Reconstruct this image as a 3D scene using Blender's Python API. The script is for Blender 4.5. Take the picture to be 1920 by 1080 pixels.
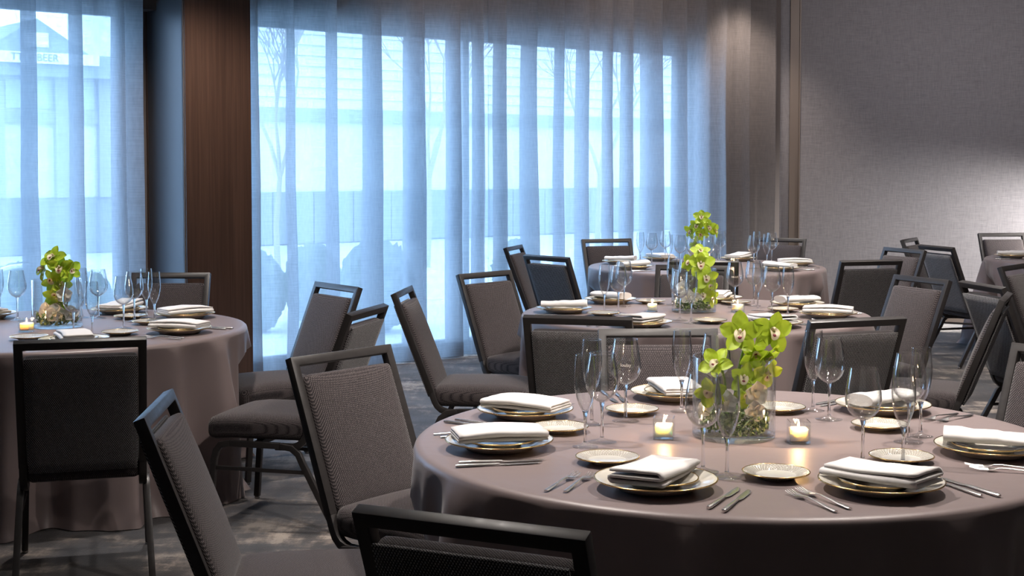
import bpy, bmesh, math, random
from math import sin, cos, pi, radians, sqrt, atan2, hypot
from mathutils import Vector, Matrix, noise

S = bpy.context.scene
COL = S.collection
for o in list(bpy.data.objects):
    bpy.data.objects.remove(o, do_unlink=True)

# ------------------------------------------------------------------ camera
cam_d = bpy.data.cameras.new('camera')
cam = bpy.data.objects.new('camera', cam_d)
COL.objects.link(cam)
PITCH = 2.7
cam.location = (0, 0, 1.535)
cam.rotation_euler = (radians(90 - PITCH), 0, 0)
cam_d.sensor_width = 36
cam_d.lens = 2613 / 1920 * 36
cam_d.shift_y = -(540 - 435.63) / 1920
cam_d.clip_start = .05
cam_d.clip_end = 300
S.camera = cam

# ------------------------------------------------------------------ view + cycles
S.view_settings.view_transform = 'Standard'
S.view_settings.look = 'None'
S.view_settings.gamma = 1
S.view_settings.use_curve_mapping = False
S.view_settings.exposure = 0.0
S.cycles.max_bounces = 14
S.cycles.diffuse_bounces = 4
S.cycles.glossy_bounces = 4
S.cycles.transmission_bounces = 10
S.cycles.transparent_max_bounces = 32
S.cycles.caustics_reflective = False
S.cycles.caustics_refractive = False
S.cycles.sample_clamp_indirect = 3.0
S.cycles.use_denoising = True

# ------------------------------------------------------------------ sky
W = bpy.data.worlds.new('sky')
S.world = W
W.use_nodes = True
wn = W.node_tree.nodes
wl = W.node_tree.links
wn.clear()
w_out = wn.new('ShaderNodeOutputWorld')
w_bg = wn.new('ShaderNodeBackground')
w_tc = wn.new('ShaderNodeTexCoord')
w_nz = wn.new('ShaderNodeTexNoise')
w_nz.inputs['Scale'].default_value = 2.2
w_nz.inputs['Detail'].default_value = 5
w_cr = wn.new('ShaderNodeValToRGB')
w_cr.color_ramp.elements[0].position = .35
w_cr.color_ramp.elements[0].color = (.34, .585, 1.0, 1)
w_cr.color_ramp.elements[1].position = .7
w_cr.color_ramp.elements[1].color = (.50, .71, 1.0, 1)
wl.new(w_tc.outputs['Generated'], w_nz.inputs['Vector'])
wl.new(w_nz.outputs['Fac'], w_cr.inputs['Fac'])
wl.new(w_cr.outputs['Color'], w_bg.inputs['Color'])
wl.new(w_bg.outputs['Background'], w_out.inputs['Surface'])
w_bg.inputs['Strength'].default_value = 9.6

# ------------------------------------------------------------------ room lamps (unseen ceiling spots, some added to brighten surfaces)
def spot(x, y, z, tx, ty, tz, watts, cone, col=(1, .91, .84), rad=.06, blend=.6):
    d = bpy.data.lights.new('ceiling_spot', 'SPOT')
    d.energy = watts
    d.spot_size = radians(cone)
    d.spot_blend = blend
    d.color = col
    d.shadow_soft_size = rad
    o = bpy.data.objects.new('ceiling_spot', d)
    o.location = (x, y, z)
    o.rotation_euler = (Vector((tx, ty, tz)) - Vector((x, y, z))).to_track_quat('-Z', 'Y').to_euler()
    COL.objects.link(o)

SPOTS = [
    (-0.4, 4.3, 3.22, 0.4, 4.1, .76, 265, 84),
    (1.5, 4.3, 3.22, 1.2, 4.2, .76, 225, 110),
    (-1.6, 6.5, 3.22, -1.95, 6.65, .5, 250, 94),
    (1.9, 6.2, 3.22, 1.5, 6.6, .5, 330, 110),
    (1.3, 8.6, 3.22, 1.3, 8.6, .5, 250, 105),
    (1.0, 2.9, 3.22, 1.0, 5.6, .8, 230, 80),
    (3.2, 9.0, 3.22, 2.9, 9.3, .5, 300, 115),
    (1.7, 11.3, 3.22, 1.8, 11.1, .5, 240, 110),
]
for a in SPOTS:
    spot(*a[:6], a[6] * 1.1, a[7], blend=.8)
spot(6.5, 12.3, 1.25, 5.0, 13.4, .62, 1650, 64, (1, .95, .90), .12, 1.0)     # wall lamp past the frame, by the far right table
spot(3.3, 10.9, 3.22, 3.3, 13.7, 1.9, 140, 120, (1, .92, .92), .1, 1.0)  # added with the next one to brighten the linen wall
spot(5.2, 10.7, 3.22, 5.2, 13.4, 1.9, 130, 120, (1, .92, .92), .1, 1.0)
spot(-1.7, 8.35, 3.22, -2.0, 9.55, .9, 210, 75, (1, .84, .70), .06, .9)    # added to brighten the walnut pillar
spot(.3, 9.9, 3.22, -.3, 11.3, 2.75, 75, 110, (1, .86, .78), .1, 1.0)      # added with the next one to warm the curtains
spot(1.7, 11.2, 3.22, 1.1, 12.6, 2.75, 75, 110, (1, .86, .78), .1, 1.0)
spot(2.3, 12.7, 3.22, 2.2, 13.5, 1.6, 130, 90, (1, .84, .72), .08, .9)

# daylight portals in the two window openings
U = Vector((cos(radians(39)), sin(radians(39)), 0))        # along the window wall
N = Vector((-sin(radians(39)), cos(radians(39)), 0))       # out of the room
P0 = Vector((-1.823, 10.075, 0))                           # on the curtain line
def wp(t, off, z=0.0):
    p = P0 + U * t + N * off
    return Vector((p.x, p.y, z))
WIN = [(-3.6, -.90), (-.42, 4.72)]      # spans of the two windows along the wall
W_LOW, W_HEAD = .06, 2.62
for a, b in WIN:
    d = bpy.data.lights.new('window_portal', 'AREA')
    d.shape = 'RECTANGLE'
    d.size = b - a
    d.size_y = W_HEAD - W_LOW
    d.cycles.is_portal = True
    o = bpy.data.objects.new('window_portal', d)
    o.location = wp((a + b) / 2, .34, (W_LOW + W_HEAD) / 2)
    o.rotation_euler = (-N).to_track_quat('-Z', 'Z').to_euler()
    COL.objects.link(o)

# ================================================================== materials
def new_mat(name):
    m = bpy.data.materials.new(name)
    m.use_nodes = True
    nt = m.node_tree
    nt.nodes.clear()
    out = nt.nodes.new('ShaderNodeOutputMaterial')
    return m, nt, out

class NB:
    """small node helper"""
    def __init__(s, name):
        s.m, s.nt, s.out = new_mat(name)
    def n(s, typ, **kw):
        nd = s.nt.nodes.new('ShaderNode' + typ)
        ins = kw.pop('ins', {})
        for k, v in kw.items():
            setattr(nd, k, v)
        for k, v in ins.items():
            if isinstance(v, bpy.types.NodeSocket):
                s.nt.links.new(v, nd.inputs[k])
            else:
                nd.inputs[k].default_value = v
        return nd
    def math(s, op, a, b=None, c=None, clamp=False):
        ins = {0: a}
        if b is not None: ins[1] = b
        if c is not None: ins[2] = c
        nd = s.n('Math', operation=op, ins=ins)
        nd.use_clamp = clamp
        return nd.outputs[0]
    def mix(s, fac, a, b):
        nd = s.n('Mix', data_type='RGBA')
        for i, v in ((0, fac), (6, a), (7, b)):
            if isinstance(v, bpy.types.NodeSocket):
                s.nt.links.new(v, nd.inputs[i])
            else:
                nd.inputs[i].default_value = v
        return nd.outputs[2]
    def ramp(s, fac, stops):
        nd = s.n('ValToRGB', ins={0: fac})
        el = nd.color_ramp.elements
        while len(el) < len(stops): el.new(.5)
        for e, (p, c) in zip(el, stops):
            e.position = p
            e.color = c if len(c) == 4 else (*c, 1)
        return nd.outputs[0]
    def coord(s, kind='Object', scale=(1, 1, 1)):
        tc = s.n('TexCoord')
        mp = s.n('Mapping', ins={0: tc.outputs[kind], 3: scale})
        return mp.outputs[0]
    def noise(s, vec, scale, detail=3, rough=.5):
        return s.n('TexNoise', ins={'Vector': vec, 'Scale': scale, 'Detail': detail, 'Roughness': rough}).outputs[0]
    def bump(s, h, strength=.3, dist=.01):
        return s.n('Bump', ins={'Height': h, 'Strength': strength, 'Distance': dist}).outputs[0]
    def surf(s, sh):
        s.nt.links.new(sh, s.out.inputs[0])
        return s.m
    def principled(s, **ins):
        return s.n('BsdfPrincipled', ins={k.replace('_', ' '): v for k, v in ins.items()}).outputs[0]

def c4(r, g, b): return (r, g, b, 1)

def plain(name, col, rough=.5, metal=0.0, spec=.5, **kw):
    b = NB(name)
    ins = {'Base Color': c4(*col), 'Roughness': rough, 'Metallic': metal, 'Specular IOR Level': spec}
    ins.update(kw)
    p = b.n('BsdfPrincipled', ins=ins)
    return b.surf(p.outputs[0])

M = {}
# charcoal painted metal of the chairs
b = NB('chair_metal')
v = b.coord('Object')
nz = b.noise(v, 60, 4)
M['frame'] = b.surf(b.n('BsdfPrincipled', ins={'Base Color': b.mix(nz, c4(.020, .0175, .0175), c4(.035, .031, .030)), 'Roughness': b.math('MULTIPLY_ADD', nz, .2, .30), 'Metallic': .0, 'Specular IOR Level': .5}).outputs[0])
M['glide'] = plain('glide_steel', (.35, .34, .33), .25, .9)
# dotted woven upholstery
def weave(name, c_lo, c_hi, speck, pitch, gain):
    b = NB(name)
    tc = b.n('TexCoord')
    sp = b.n('SeparateXYZ', ins={0: tc.outputs['Object']})
    K = 2 * pi / pitch
    a1 = b.math('SINE', b.math('MULTIPLY', sp.outputs[0], K))
    a2 = b.math('SINE', b.math('MULTIPLY', b.math('ADD', sp.outputs[1], sp.outputs[2]), K))
    dots = b.math('MULTIPLY', a1, a2)
    dn = b.noise(tc.outputs['Object'], 260, 2)
    d2 = b.math('MULTIPLY_ADD', dn, 1.1, b.math('ADD', dots, -.62))
    d2 = b.math('MULTIPLY', d2, gain, clamp=True)
    big = b.noise(tc.outputs['Object'], 8, 3)
    colr = b.mix(d2, b.mix(big, c4(*c_lo), c4(*c_hi)), c4(*speck))
    return b.surf(b.n('BsdfPrincipled', ins={'Base Color': colr, 'Roughness': .85, 'Specular IOR Level': .25, 'Sheen Weight': .2, 'Sheen Roughness': .4, 'Normal': b.bump(d2, .5, .002)}).outputs[0])
M['fabric'] = weave('woven_upholstery', (.017, .014, .016), (.028, .023, .025), (.165, .138, .138), .0066, 1.7)
M['fabric_back'] = weave('speckled_back_cloth', (.014, .0135, .015), (.022, .021, .023), (.42, .405, .41), .0066, 1.8)
# satin table cloth
b = NB('satin_cloth')
v = b.coord('Object')
n1 = b.noise(v, 3, 4, .6)
n2 = b.noise(b.coord('Object', (1, 1, .25)), 900, 1)
cl = b.mix(n1, c4(.200, .156, .153), c4(.240, .188, .184))
hh = b.math('ADD', b.math('MULTIPLY', n1, 1.0), b.math('MULTIPLY', n2, .03))
M['cloth'] = b.surf(b.n('BsdfPrincipled', ins={'Base Color': cl, 'Roughness': .42, 'Specular IOR Level': .45, 'Sheen Weight': .15, 'Sheen Roughness': .35, 'Normal': b.bump(hh, .12, .02)}).outputs[0])
# sheer curtain: threads over gaps
b = NB('sheer_curtain')
n1 = b.noise(b.coord('UV', (14, 420, 1)), 1.0, 2, .6)
n2 = b.noise(b.coord('UV', (160, 12, 1)), 1.0, 2, .5)
thr = b.math('ADD', b.math('MULTIPLY', n1, .55), b.math('MULTIPLY', n2, .25))
op = b.math('ADD', thr, .31, clamp=True)
tr = b.n('BsdfTransparent', ins={0: c4(1, 1, 1)}).outputs[0]
dif = b.n('BsdfDiffuse', ins={0: c4(.25, .225, .22)}).outputs[0]
trl = b.n('BsdfTranslucent', ins={0: c4(.445, .49, .53)}).outputs[0]  # bluish tint stands in for cool daylight; the cloth itself is neutral grey
fab = b.n('MixShader', ins={0: .6, 1: dif, 2: trl}).outputs[0]
M['sheer'] = b.surf(b.n('MixShader', ins={0: op, 1: tr, 2: fab}).outputs[0])
# linen wall covering
b = NB('linen_wallcovering')
w1 = b.noise(b.coord('Object', (210, 210, 11)), 1.0, 3, .6)
w2 = b.noise(b.coord('Object', (11, 11, 210)), 1.0, 3, .6)
w3 = b.noise(b.coord('Object'), 1.3, 3)
wv = b.math('ADD', b.math('MULTIPLY', w1, .5), b.math('MULTIPLY', w2, .5))
wc = b.ramp(wv, [(.33, (.115, .110, .118)), (.66, (.205, .197, .208))])
wc = b.mix(b.math('MULTIPLY', w3, .3), wc, c4(.15, .145, .155))
M['linen'] = b.surf(b.n('BsdfPrincipled', ins={'Base Color': wc, 'Roughness': .75, 'Specular IOR Level': .3, 'Normal': b.bump(wv, .25, .003)}).outputs[0])
M['trim'] = plain('bronze_trim', (.13, .105, .09), .45, .3)
# walnut veneer
b = NB('walnut_veneer')
g1 = b.noise(b.coord('Object', (60, 60, 1.2)), 1.0, 5, .65)
g2 = b.noise(b.coord('Object', (5, 5, .5)), 1.0, 3, .5)
gc = b.ramp(b.math('ADD', b.math('MULTIPLY', g1, .6), b.math('MULTIPLY', g2, .4)), [(.3, (.036, .021, .016)), (.5, (.066, .038, .029)), (.7, (.098, .058, .043))])
M['walnut'] = b.surf(b.n('BsdfPrincipled', ins={'Base Color': gc, 'Roughness': .38, 'Specular IOR Level': .4, 'Normal': b.bump(g1, .06, .002)}).outputs[0])
M['panel'] = plain('slate_panel', (.06, .062, .068), .4)
# patterned carpet
b = NB('abstract_carpet')
v = b.coord('Object')
s1 = b.noise(b.coord('Object', (2.2, 7.5, 1)), 1.0, 6, .7)
s2 = b.noise(b.coord('Object', (9, 3, 1)), 1.0, 5, .7)
s3 = b.noise(v, 1.4, 3)
s4 = b.noise(v, 160, 2)
cb = b.math('ADD', b.math('MULTIPLY', s1, .55), b.math('MULTIPLY', s2, .45))
cb = b.math('ADD', cb, b.math('MULTIPLY', b.math('SUBTRACT', s3, .5), .35))
cc = b.ramp(cb, [(.43, (.010, .008, .009)), (.50, (.036, .030, .029)), (.55, (.125, .102, .087)), (.61, (.33, .28, .235))])
cc = b.mix(b.ramp(b.noise(b.coord('Object', (1, 1.6, 1)), 1.1, 4), [(.45, (0, 0, 0)), (.6, (.35, .35, .35))]), cc, c4(.065, .080, .10))  # slate-blue patches in the colour stand in for blue window light
cc = b.mix(b.math('MULTIPLY', s4, .35), cc, c4(.035, .03, .03))
M['carpet'] = b.surf(b.n('BsdfPrincipled', ins={'Base Color': cc, 'Roughness': .95, 'Specular IOR Level': .15, 'Sheen Weight': .3, 'Normal': b.bump(b.math('ADD', s4, cb), .5, .004)}).outputs[0])
M['ceiling'] = plain('ceiling_paint', (.38, .36, .35), .9)
M['header'] = plain('header_paint', (.10, .085, .08), .8)
M['alu'] = plain('window_aluminium', (.10, .11, .12), .4, .6)
# thin glass sheet: clear, mirror-like at grazing angles
def thin_glass(name, tint=(.985, .99, .99), base=.06, edge=.85, power=2.6, dark=.6):
    b = NB(name)
    lw = b.n('LayerWeight', ins={0: .5}).outputs['Facing']
    f = b.math('POWER', lw, power)
    fac = b.math('MULTIPLY_ADD', f, edge, base, clamp=True)
    tcol = b.mix(b.math('POWER', lw, 3.5), c4(*tint), c4(*[x * (1 - dark) for x in tint]))
    tr = b.n('BsdfTransparent', ins={0: tcol}).outputs[0]
    gl = b.n('BsdfGlossy', ins={0: c4(1, 1, 1), 'Roughness': .015}).outputs[0]
    return b.surf(b.n('MixShader', ins={0: fac, 1: tr, 2: gl}).outputs[0])
M['glass'] = thin_glass('stemware_glass')
M['foot'] = thin_glass('foot_glass', (.985, .99, .99), .05, .34, 2.0, .08)
M['vase'] = thin_glass('vase_glass', (.98, .99, .985), .05, .7, 3.0, .2)
M['pane'] = thin_glass('window_glass', (.93, .96, .97), .03, .5, 4.0, .2)
b = NB('solid_glass')
M['stem'] = b.surf(b.n('BsdfPrincipled', ins={'Base Color': c4(1, 1, 1), 'Roughness': 0.0, 'IOR': 1.5, 'Transmission Weight': 1.0}).outputs[0])
M['etch'] = plain('etched_mark', (.85, .85, .85), .8)
# tableware
b = NB('cream_china')
v = b.coord('Object')
M['china'] = b.surf(b.n('BsdfPrincipled', ins={'Base Color': c4(.74, .70, .61), 'Roughness': .12, 'Specular IOR Level': .55, 'Coat Weight': .3}).outputs[0])
b = NB('embossed_china')
tc = b.n('TexCoord')
sp = b.n('SeparateXYZ', ins={0: tc.outputs['Object']})
ang = b.math('ARCTAN2', sp.outputs[1], sp.outputs[0])
rad = b.math('SQRT', b.math('ADD', b.math('MULTIPLY', sp.outputs[0], sp.outputs[0]), b.math('MULTIPLY', sp.outputs[1], sp.outputs[1])))
bw = b.math('MULTIPLY', b.math('SINE', b.math('MULTIPLY', ang, 52.0)), b.math('SINE', b.math('MULTIPLY', rad, 2 * pi / .014)))
rim = b.math('MULTIPLY', b.math('GREATER_THAN', rad, .05), b.math('ADD', bw, 1.0))
M['emboss'] = b.surf(b.n('BsdfPrincipled', ins={'Base Color': b.mix(b.math('MULTIPLY', rim, .36), c4(.62, .60, .55), c4(.33, .29, .22)), 'Roughness': .15, 'Coat Weight': .3, 'Normal': b.bump(rim, .6, .0025)}).outputs[0])
M['gold'] = plain('gold_band', (.75, .52, .24), .22, 1.0)
b = NB('white_linen')
nn = b.noise(b.coord('Object'), 500, 2)
n3 = b.noise(b.coord('Object'), 22, 3)
M['linen_white'] = b.surf(b.n('BsdfPrincipled', ins={'Base Color': c4(.80, .77, .75), 'Roughness': .7, 'Sheen Weight': .2, 'Normal': b.bump(b.math('ADD', b.math('MULTIPLY', nn, .06), n3), .22, .006)}).outputs[0])
M['steel'] = plain('polished_steel', (.86, .84, .82), .26, 1.0)
# flowers
def petal_mat(name, c0, c1, trans=.35):
    b = NB(name)
    nz = b.noise(b.coord('Object'), 55, 3)
    col = b.mix(nz, c4(*c0), c4(*c1))
    p = b.n('BsdfPrincipled', ins={'Base Color': col, 'Roughness': .45}).outputs[0]
    t = b.n('BsdfTranslucent', ins={0: col}).outputs[0]
    return b.surf(b.n('MixShader', ins={0: trans, 1: p, 2: t}).outputs[0])
M['petal'] = petal_mat('green_petal', (.40, .56, .025), (.56, .70, .06))
M['lip'] = petal_mat('cream_lip', (.72, .62, .40), (.80, .72, .55), .25)
M['maroon'] = plain('maroon_mark', (.16, .01, .02), .5)
M['white_petal'] = petal_mat('white_petal', (.78, .76, .72), (.85, .83, .80))
M['stem_green'] = plain('green_stem', (.09, .17, .025), .5)
b = NB('ivy_leaves')
nz = b.noise(b.coord('Object'), 70, 2)
M['ivy'] = b.surf(b.n('BsdfPrincipled', ins={'Base Color': b.ramp(nz, [(.36, (.03, .07, .014)), (.5, (.10, .20, .035)), (.62, (.38, .45, .20))]), 'Roughness': .5}).outputs[0])
# candles
b = NB('candle_wax')
M['wax'] = b.surf(b.n('BsdfPrincipled', ins={'Base Color': c4(.96, .88, .78), 'Roughness': .5, 'Subsurface Weight': 1.0, 'Subsurface Radius': (.032, .028, .022), 'Subsurface Scale': 1.0}).outputs[0])
M['wick'] = plain('wick', (.02, .015, .01), .9)
b = NB('candle_flame')
M['flame'] = b.surf(b.n('Emission', ins={0: c4(1, .70, .36), 1: 22}).outputs[0])
# outdoors
b = NB('pale_siding')
M['siding'] = b.surf(b.n('BsdfPrincipled', ins={'Base Color': b.mix(b.noise(b.coord('Object', (3, 3, 40)), 1.0, 3), c4(.62, .64, .64), c4(.74, .76, .76)), 'Roughness': .8}).outputs[0])
M['stucco'] = plain('pale_stucco', (.66, .68, .68), .9)
M['out_dark'] = plain('weathered_boards', (.20, .23, .25), .9)
M['out_trim'] = plain('outdoor_trim', (.30, .33, .35), .8)
M['out_white'] = plain('outdoor_white', (.85, .86, .86), .7)
M['out_win'] = plain('shop_window', (.42, .5, .54), .1)
M['roofing'] = plain('grey_roofing', (.26, .30, .33), .9)
b = NB('pavement')
M['pave'] = b.surf(b.n('BsdfPrincipled', ins={'Base Color': b.mix(b.noise(b.coord('Object'), 1.2, 5), c4(.50, .51, .51), c4(.72, .73, .73)), 'Roughness': .9}).outputs[0])
b = NB('hedge_leaves')
M['hedge'] = b.surf(b.n('BsdfPrincipled', ins={'Base Color': b.mix(b.noise(b.coord('Object'), 9, 3), c4(.05, .09, .06), c4(.11, .16, .10)), 'Roughness': .8}).outputs[0])
M['bark'] = plain('bark', (.34, .31, .29), .9)

# ================================================================== mesh helpers
class MB:
    def __init__(s):
        s.v = []; s.f = []; s.uv = None
    def add(s, vs, fs):
        o = len(s.v)
        s.v += [tuple(x) for x in vs]
        s.f += [tuple(i + o for i in q) for q in fs]
        return s
    def box(s, x0, x1, y0, y1, z0, z1, mtx=None):
        vs = [Vector((x, y, z)) for z in (z0, z1) for y in (y0, y1) for x in (x0, x1)]
        if mtx is not None: vs = [mtx @ q for q in vs]
        return s.add(vs, [(0, 2, 3, 1), (4, 5, 7, 6), (0, 1, 5, 4), (2, 6, 7, 3), (0, 4, 6, 2), (1, 3, 7, 5)])
    def lathe(s, prof, n=48, closed=False):
        vs = []; fs = []; rows = []
        for r, z in prof:
            if r < 1e-6:
                rows.append([len(vs)]); vs.append((0, 0, z))
            else:
                st = len(vs); rows.append(list(range(st, st + n)))
                vs += [(r * cos(2 * pi * k / n), r * sin(2 * pi * k / n), z) for k in range(n)]
        pairs = list(zip(rows, rows[1:]))
        if closed: pairs.append((rows[-1], rows[0]))
        for a, c in pairs:
            for k in range(n):
                k2 = (k + 1) % n
                if len(a) == 1 and len(c) == 1: continue
                if len(a) == 1: fs.append((a[0], c[k2], c[k]))
                elif len(c) == 1: fs.append((a[k], a[k2], c[0]))
                else: fs.append((a[k], a[k2], c[k2], c[k]))
        return s.add(vs, fs)
    def sweep(s, pts, nrm, w, h, cap=True):
        """rectangular bar along a planar path; w across the path's plane (along nrm), h within it"""
        pts = [Vector(p) for p in pts]; nrm = Vector(nrm).normalized()
        vs = []; m = len(pts)
        for i, p in enumerate(pts):
            d0 = (p - pts[i - 1]).normalized() if i else None
            d1 = (pts[i + 1] - p).normalized() if i < m - 1 else None
            if d0 is None: d0 = d1
            if d1 is None: d1 = d0
            t = (d0 + d1).normalized()
            sc = 1 / max(.3, t.dot(d0))
            q = nrm.cross(t).normalized() * (h / 2 * sc)
            e = nrm * (w / 2)
            vs += [p - e - q, p + e - q, p + e + q, p - e + q]
        fs = []
        for i in range(m - 1):
            for k in range(4):
                a = i * 4 + k; c = i * 4 + (k + 1) % 4
                fs.append((a, c, c + 4, a + 4))
        if cap:
            fs.append((3, 2, 1, 0)); e = (m - 1) * 4; fs.append((e, e + 1, e + 2, e + 3))
        return s.add(vs, fs)
    def tube(s, pts, r, n=8):
        pts = [Vector(p) for p in pts]; m = len(pts); vs = []
        rr = r if isinstance(r, (list, tuple)) else [r] * m
        ref = Vector((.31, .77, .55))
        for i, p in enumerate(pts):
            t = (pts[min(i + 1, m - 1)] - pts[max(i - 1, 0)]).normalized()
            a = t.cross(ref).normalized(); c = t.cross(a)
            vs += [p + (a * cos(2 * pi * k / n) + c * sin(2 * pi * k / n)) * rr[i] for k in range(n)]
        fs = []
        for i in range(m - 1):
            for k in range(n):
                k2 = (k + 1) % n
                fs.append((i * n + k, i * n + k2, (i + 1) * n + k2, (i + 1) * n + k))
        fs.append(tuple(range(n - 1, -1, -1))); fs.append(tuple(range((m - 1) * n, m * n)))
        return s.add(vs, fs)
    def loft(s, secs, n=8):
        """elliptic sections (y, half width, half thickness, z[, x])"""
        vs = []; m = len(secs)
        for q in secs:
            y, w, t, z = q[:4]; x = q[4] if len(q) > 4 else 0
            vs += [(x + w * cos(2 * pi * k / n), y, z + t * sin(2 * pi * k / n)) for k in range(n)]
        fs = []
        for i in range(m - 1):
            for k in range(n):
                k2 = (k + 1) % n
                fs.append((i * n + k, (i + 1) * n + k, (i + 1) * n + k2, i * n + k2))
        fs.append(tuple(range(n))); fs.append(tuple(range(m * n - 1, (m - 1) * n - 1, -1)))
        return s.add(vs, fs)
    def mesh(s, name, mat, smooth=True, bevel=0, sharp=40):
        me = bpy.data.meshes.new(name)
        me.from_pydata(s.v, [], s.f)
        if bevel:
            bm = bmesh.new(); bm.from_mesh(me)
            bmesh.ops.remove_doubles(bm, verts=bm.verts, dist=1e-5)
            bmesh.ops.recalc_face_normals(bm, faces=bm.faces)
            es = [e for e in bm.edges if len(e.link_faces) == 2 and e.calc_face_angle(0) > radians(50)]
            bmesh.ops.bevel(bm, geom=es, offset=bevel, segments=2, affect='EDGES', profile=.6, clamp_overlap=True)
            bm.to_mesh(me); bm.free()
        me.materials.append(mat)
        if smooth:
            me.polygons.foreach_set('use_smooth', [True] * len(me.polygons))
            try: me.set_sharp_from_angle(angle=radians(sharp))
            except Exception: pass
        me.update()
        return me

def ob(name, me, parent=None, loc=None):
    o = bpy.data.objects.new(name, me)
    COL.objects.link(o)
    if parent is not None: o.parent = parent
    if loc is not None: o.location = loc
    return o

def empty(name, loc=(0, 0, 0), rz=0):
    o = bpy.data.objects.new(name, None)
    o.empty_display_size = .1
    COL.objects.link(o)
    o.location = loc; o.rotation_euler = (0, 0, rz)
    return o

def tag(o, label, cat, group=None, kind=None):
    o['label'] = label; o['category'] = cat
    if group: o['group'] = group
    if kind: o['kind'] = kind
    return o

KIDS = {}
def kids(o):
    return [c for c in bpy.data.objects if c.parent == o]
def build_proto(o):
    """remember the tree of a finished thing so that copies are cheap"""
    KIDS[o] = [(c, kids(c)) for c in kids(o)]
    return o
def dup(o, loc, rz=0, z=None):
    r = o.copy(); COL.objects.link(r)
    r.location = loc; r.rotation_euler = (0, 0, rz)
    for c, gs in KIDS.get(o, []):
        d = c.copy(); COL.objects.link(d); d.parent = r
        for g in gs:
            e = g.copy(); COL.objects.link(e); e.parent = d
    return r
USED = set()
def place(proto, loc, rz, label, cat, group=None):
    if proto.name not in USED:
        USED.add(proto.name); o = proto
        o.location = loc; o.rotation_euler = (0, 0, rz)
    else:
        o = dup(proto, loc, rz)
    return tag(o, label, cat, group)

def text_mesh(name, curve):
    t = bpy.data.objects.new('tmp', curve); COL.objects.link(t)
    me = bpy.data.meshes.new_from_object(t.evaluated_get(bpy.context.evaluated_depsgraph_get()))
    bpy.data.objects.remove(t, do_unlink=True)
    me.name = name
    return ob(name, me)

def structure(o):
    o['kind'] = 'structure'
    return o

def roundbox(w, d, h, r, n=12):
    """rounded box centred on the origin as (verts, faces)"""
    bm = bmesh.new()
    bmesh.ops.create_cube(bm, size=2)
    bmesh.ops.subdivide_edges(bm, edges=bm.edges, cuts=n, use_grid_fill=True)
    hx, hy, hz = w / 2, d / 2, h / 2
    for q in bm.verts:
        c = []
        for val, hf in zip(q.co, (hx, hy, hz)):
            # crowd the grid towards the edges
            sgn = 1 if val >= 0 else -1
            a = abs(val)
            a = 1 - (1 - a) ** 1.6
            c.append(sgn * a * hf)
        p = Vector(c)
        inner = Vector((max(-hx + r, min(hx - r, p.x)), max(-hy + r, min(hy - r, p.y)), max(-hz + r, min(hz - r, p.z))))
        dl = p - inner
        q.co = inner + dl.normalized() * r if dl.length > 1e-9 else p
    vs = [q.co.copy() for q in bm.verts]
    bm.verts.index_update()
    fs = [tuple(x.index for x in f.verts) for f in bm.faces]
    bm.free()
    return vs, fs

random.seed(11)
# ================================================================== room shell
FLOOR_OUT = [(-7.2, -3), (9, -3)]
CEIL = 3.3
C1 = Vector((2.47, 13.95, 0))                 # far corner (window wall meets linen wall)
WR = Vector((9.0, 12.75, 0))                  # linen wall's far right end
tC = (C1 - P0).dot(U)
WL_t = -6.0
WLp = wp(WL_t, .36)
room = [(WLp.x, WLp.y), (WLp.x, -3), (9, -3), (9, WR.y), (C1.x, C1.y)]
def slab(name, z0, z1, mat):
    mb = MB(); n = len(room)
    vs = [(x, y, z0) for x, y in room] + [(x, y, z1) for x, y in room]
    mb.add(vs, [tuple(range(n - 1, -1, -1)), tuple(range(n, 2 * n))] + [(i, (i + 1) % n, n + (i + 1) % n, n + i) for i in range(n)])
    return structure(ob(name, mb.mesh(name, mat, smooth=False)))
slab('floor', -.12, 0, M['carpet'])
slab('ceiling', CEIL, CEIL + .15, M['ceiling'])
def wall(name, a, c, z0, z1, th, mat, side=1):
    a = Vector(a); c = Vector(c); d = (c - a).normalized(); nn = Vector((-d.y, d.x, 0)) * th * side
    mb = MB()
    vs = [Vector((p.x, p.y, z)) for z in (z0, z1) for p in (a, c, c + nn, a + nn)]
    mb.add(vs, [(3, 2, 1, 0), (4, 5, 6, 7), (0, 1, 5, 4), (1, 2, 6, 5), (2, 3, 7, 6), (3, 0, 4, 7)])
    return structure(ob(name, mb.mesh(name, mat, smooth=False)))
wall('wall_left', (WLp.x, WLp.y, 0), (WLp.x, -3, 0), 0, CEIL, .15, M['linen'], -1)
wall('wall_back', (WLp.x, -3, 0), (9, -3, 0), 0, CEIL, .15, M['linen'], -1)
wall('wall_right', (9, -3, 0), (9, WR.y, 0), 0, CEIL, .15, M['linen'], -1)
wall('wall_far', (C1.x, C1.y, 0), (WR.x, WR.y, 0), 0, CEIL, .15, M['linen'], 1)
# vertical trim between the linen wall panels
wd = (WR - C1).normalized(); wnrm = Vector((wd.y, -wd.x, 0))
def far_pt(s_, off): return C1 + wd * s_ + wnrm * off
def strip(name, s0, s1, z0, z1, th, mat, extra=None):
    mb = MB()
    vs = [far_pt(s_, o_) + Vector((0, 0, z)) for z in (z0, z1) for s_, o_ in ((s0, 0), (s1, 0), (s1, th), (s0, th))]
    mb.add(vs, [(3, 2, 1, 0), (4, 5, 6, 7), (0, 1, 5, 4), (1, 2, 6, 5), (2, 3, 7, 6), (3, 0, 4, 7)])
    return ob(name, mb.mesh(name, mat, smooth=False, bevel=.003))
tr1 = structure(strip('trim_1', .295, .385, 0, CEIL, .018, M['trim']))
ed = strip('edge_strip', .385, .40, 0, CEIL, .026, M['trim']); ed.parent = tr1
structure(strip('baseboard_far', 0.0, 6.5, 0, .10, .014, M['trim']))

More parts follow.
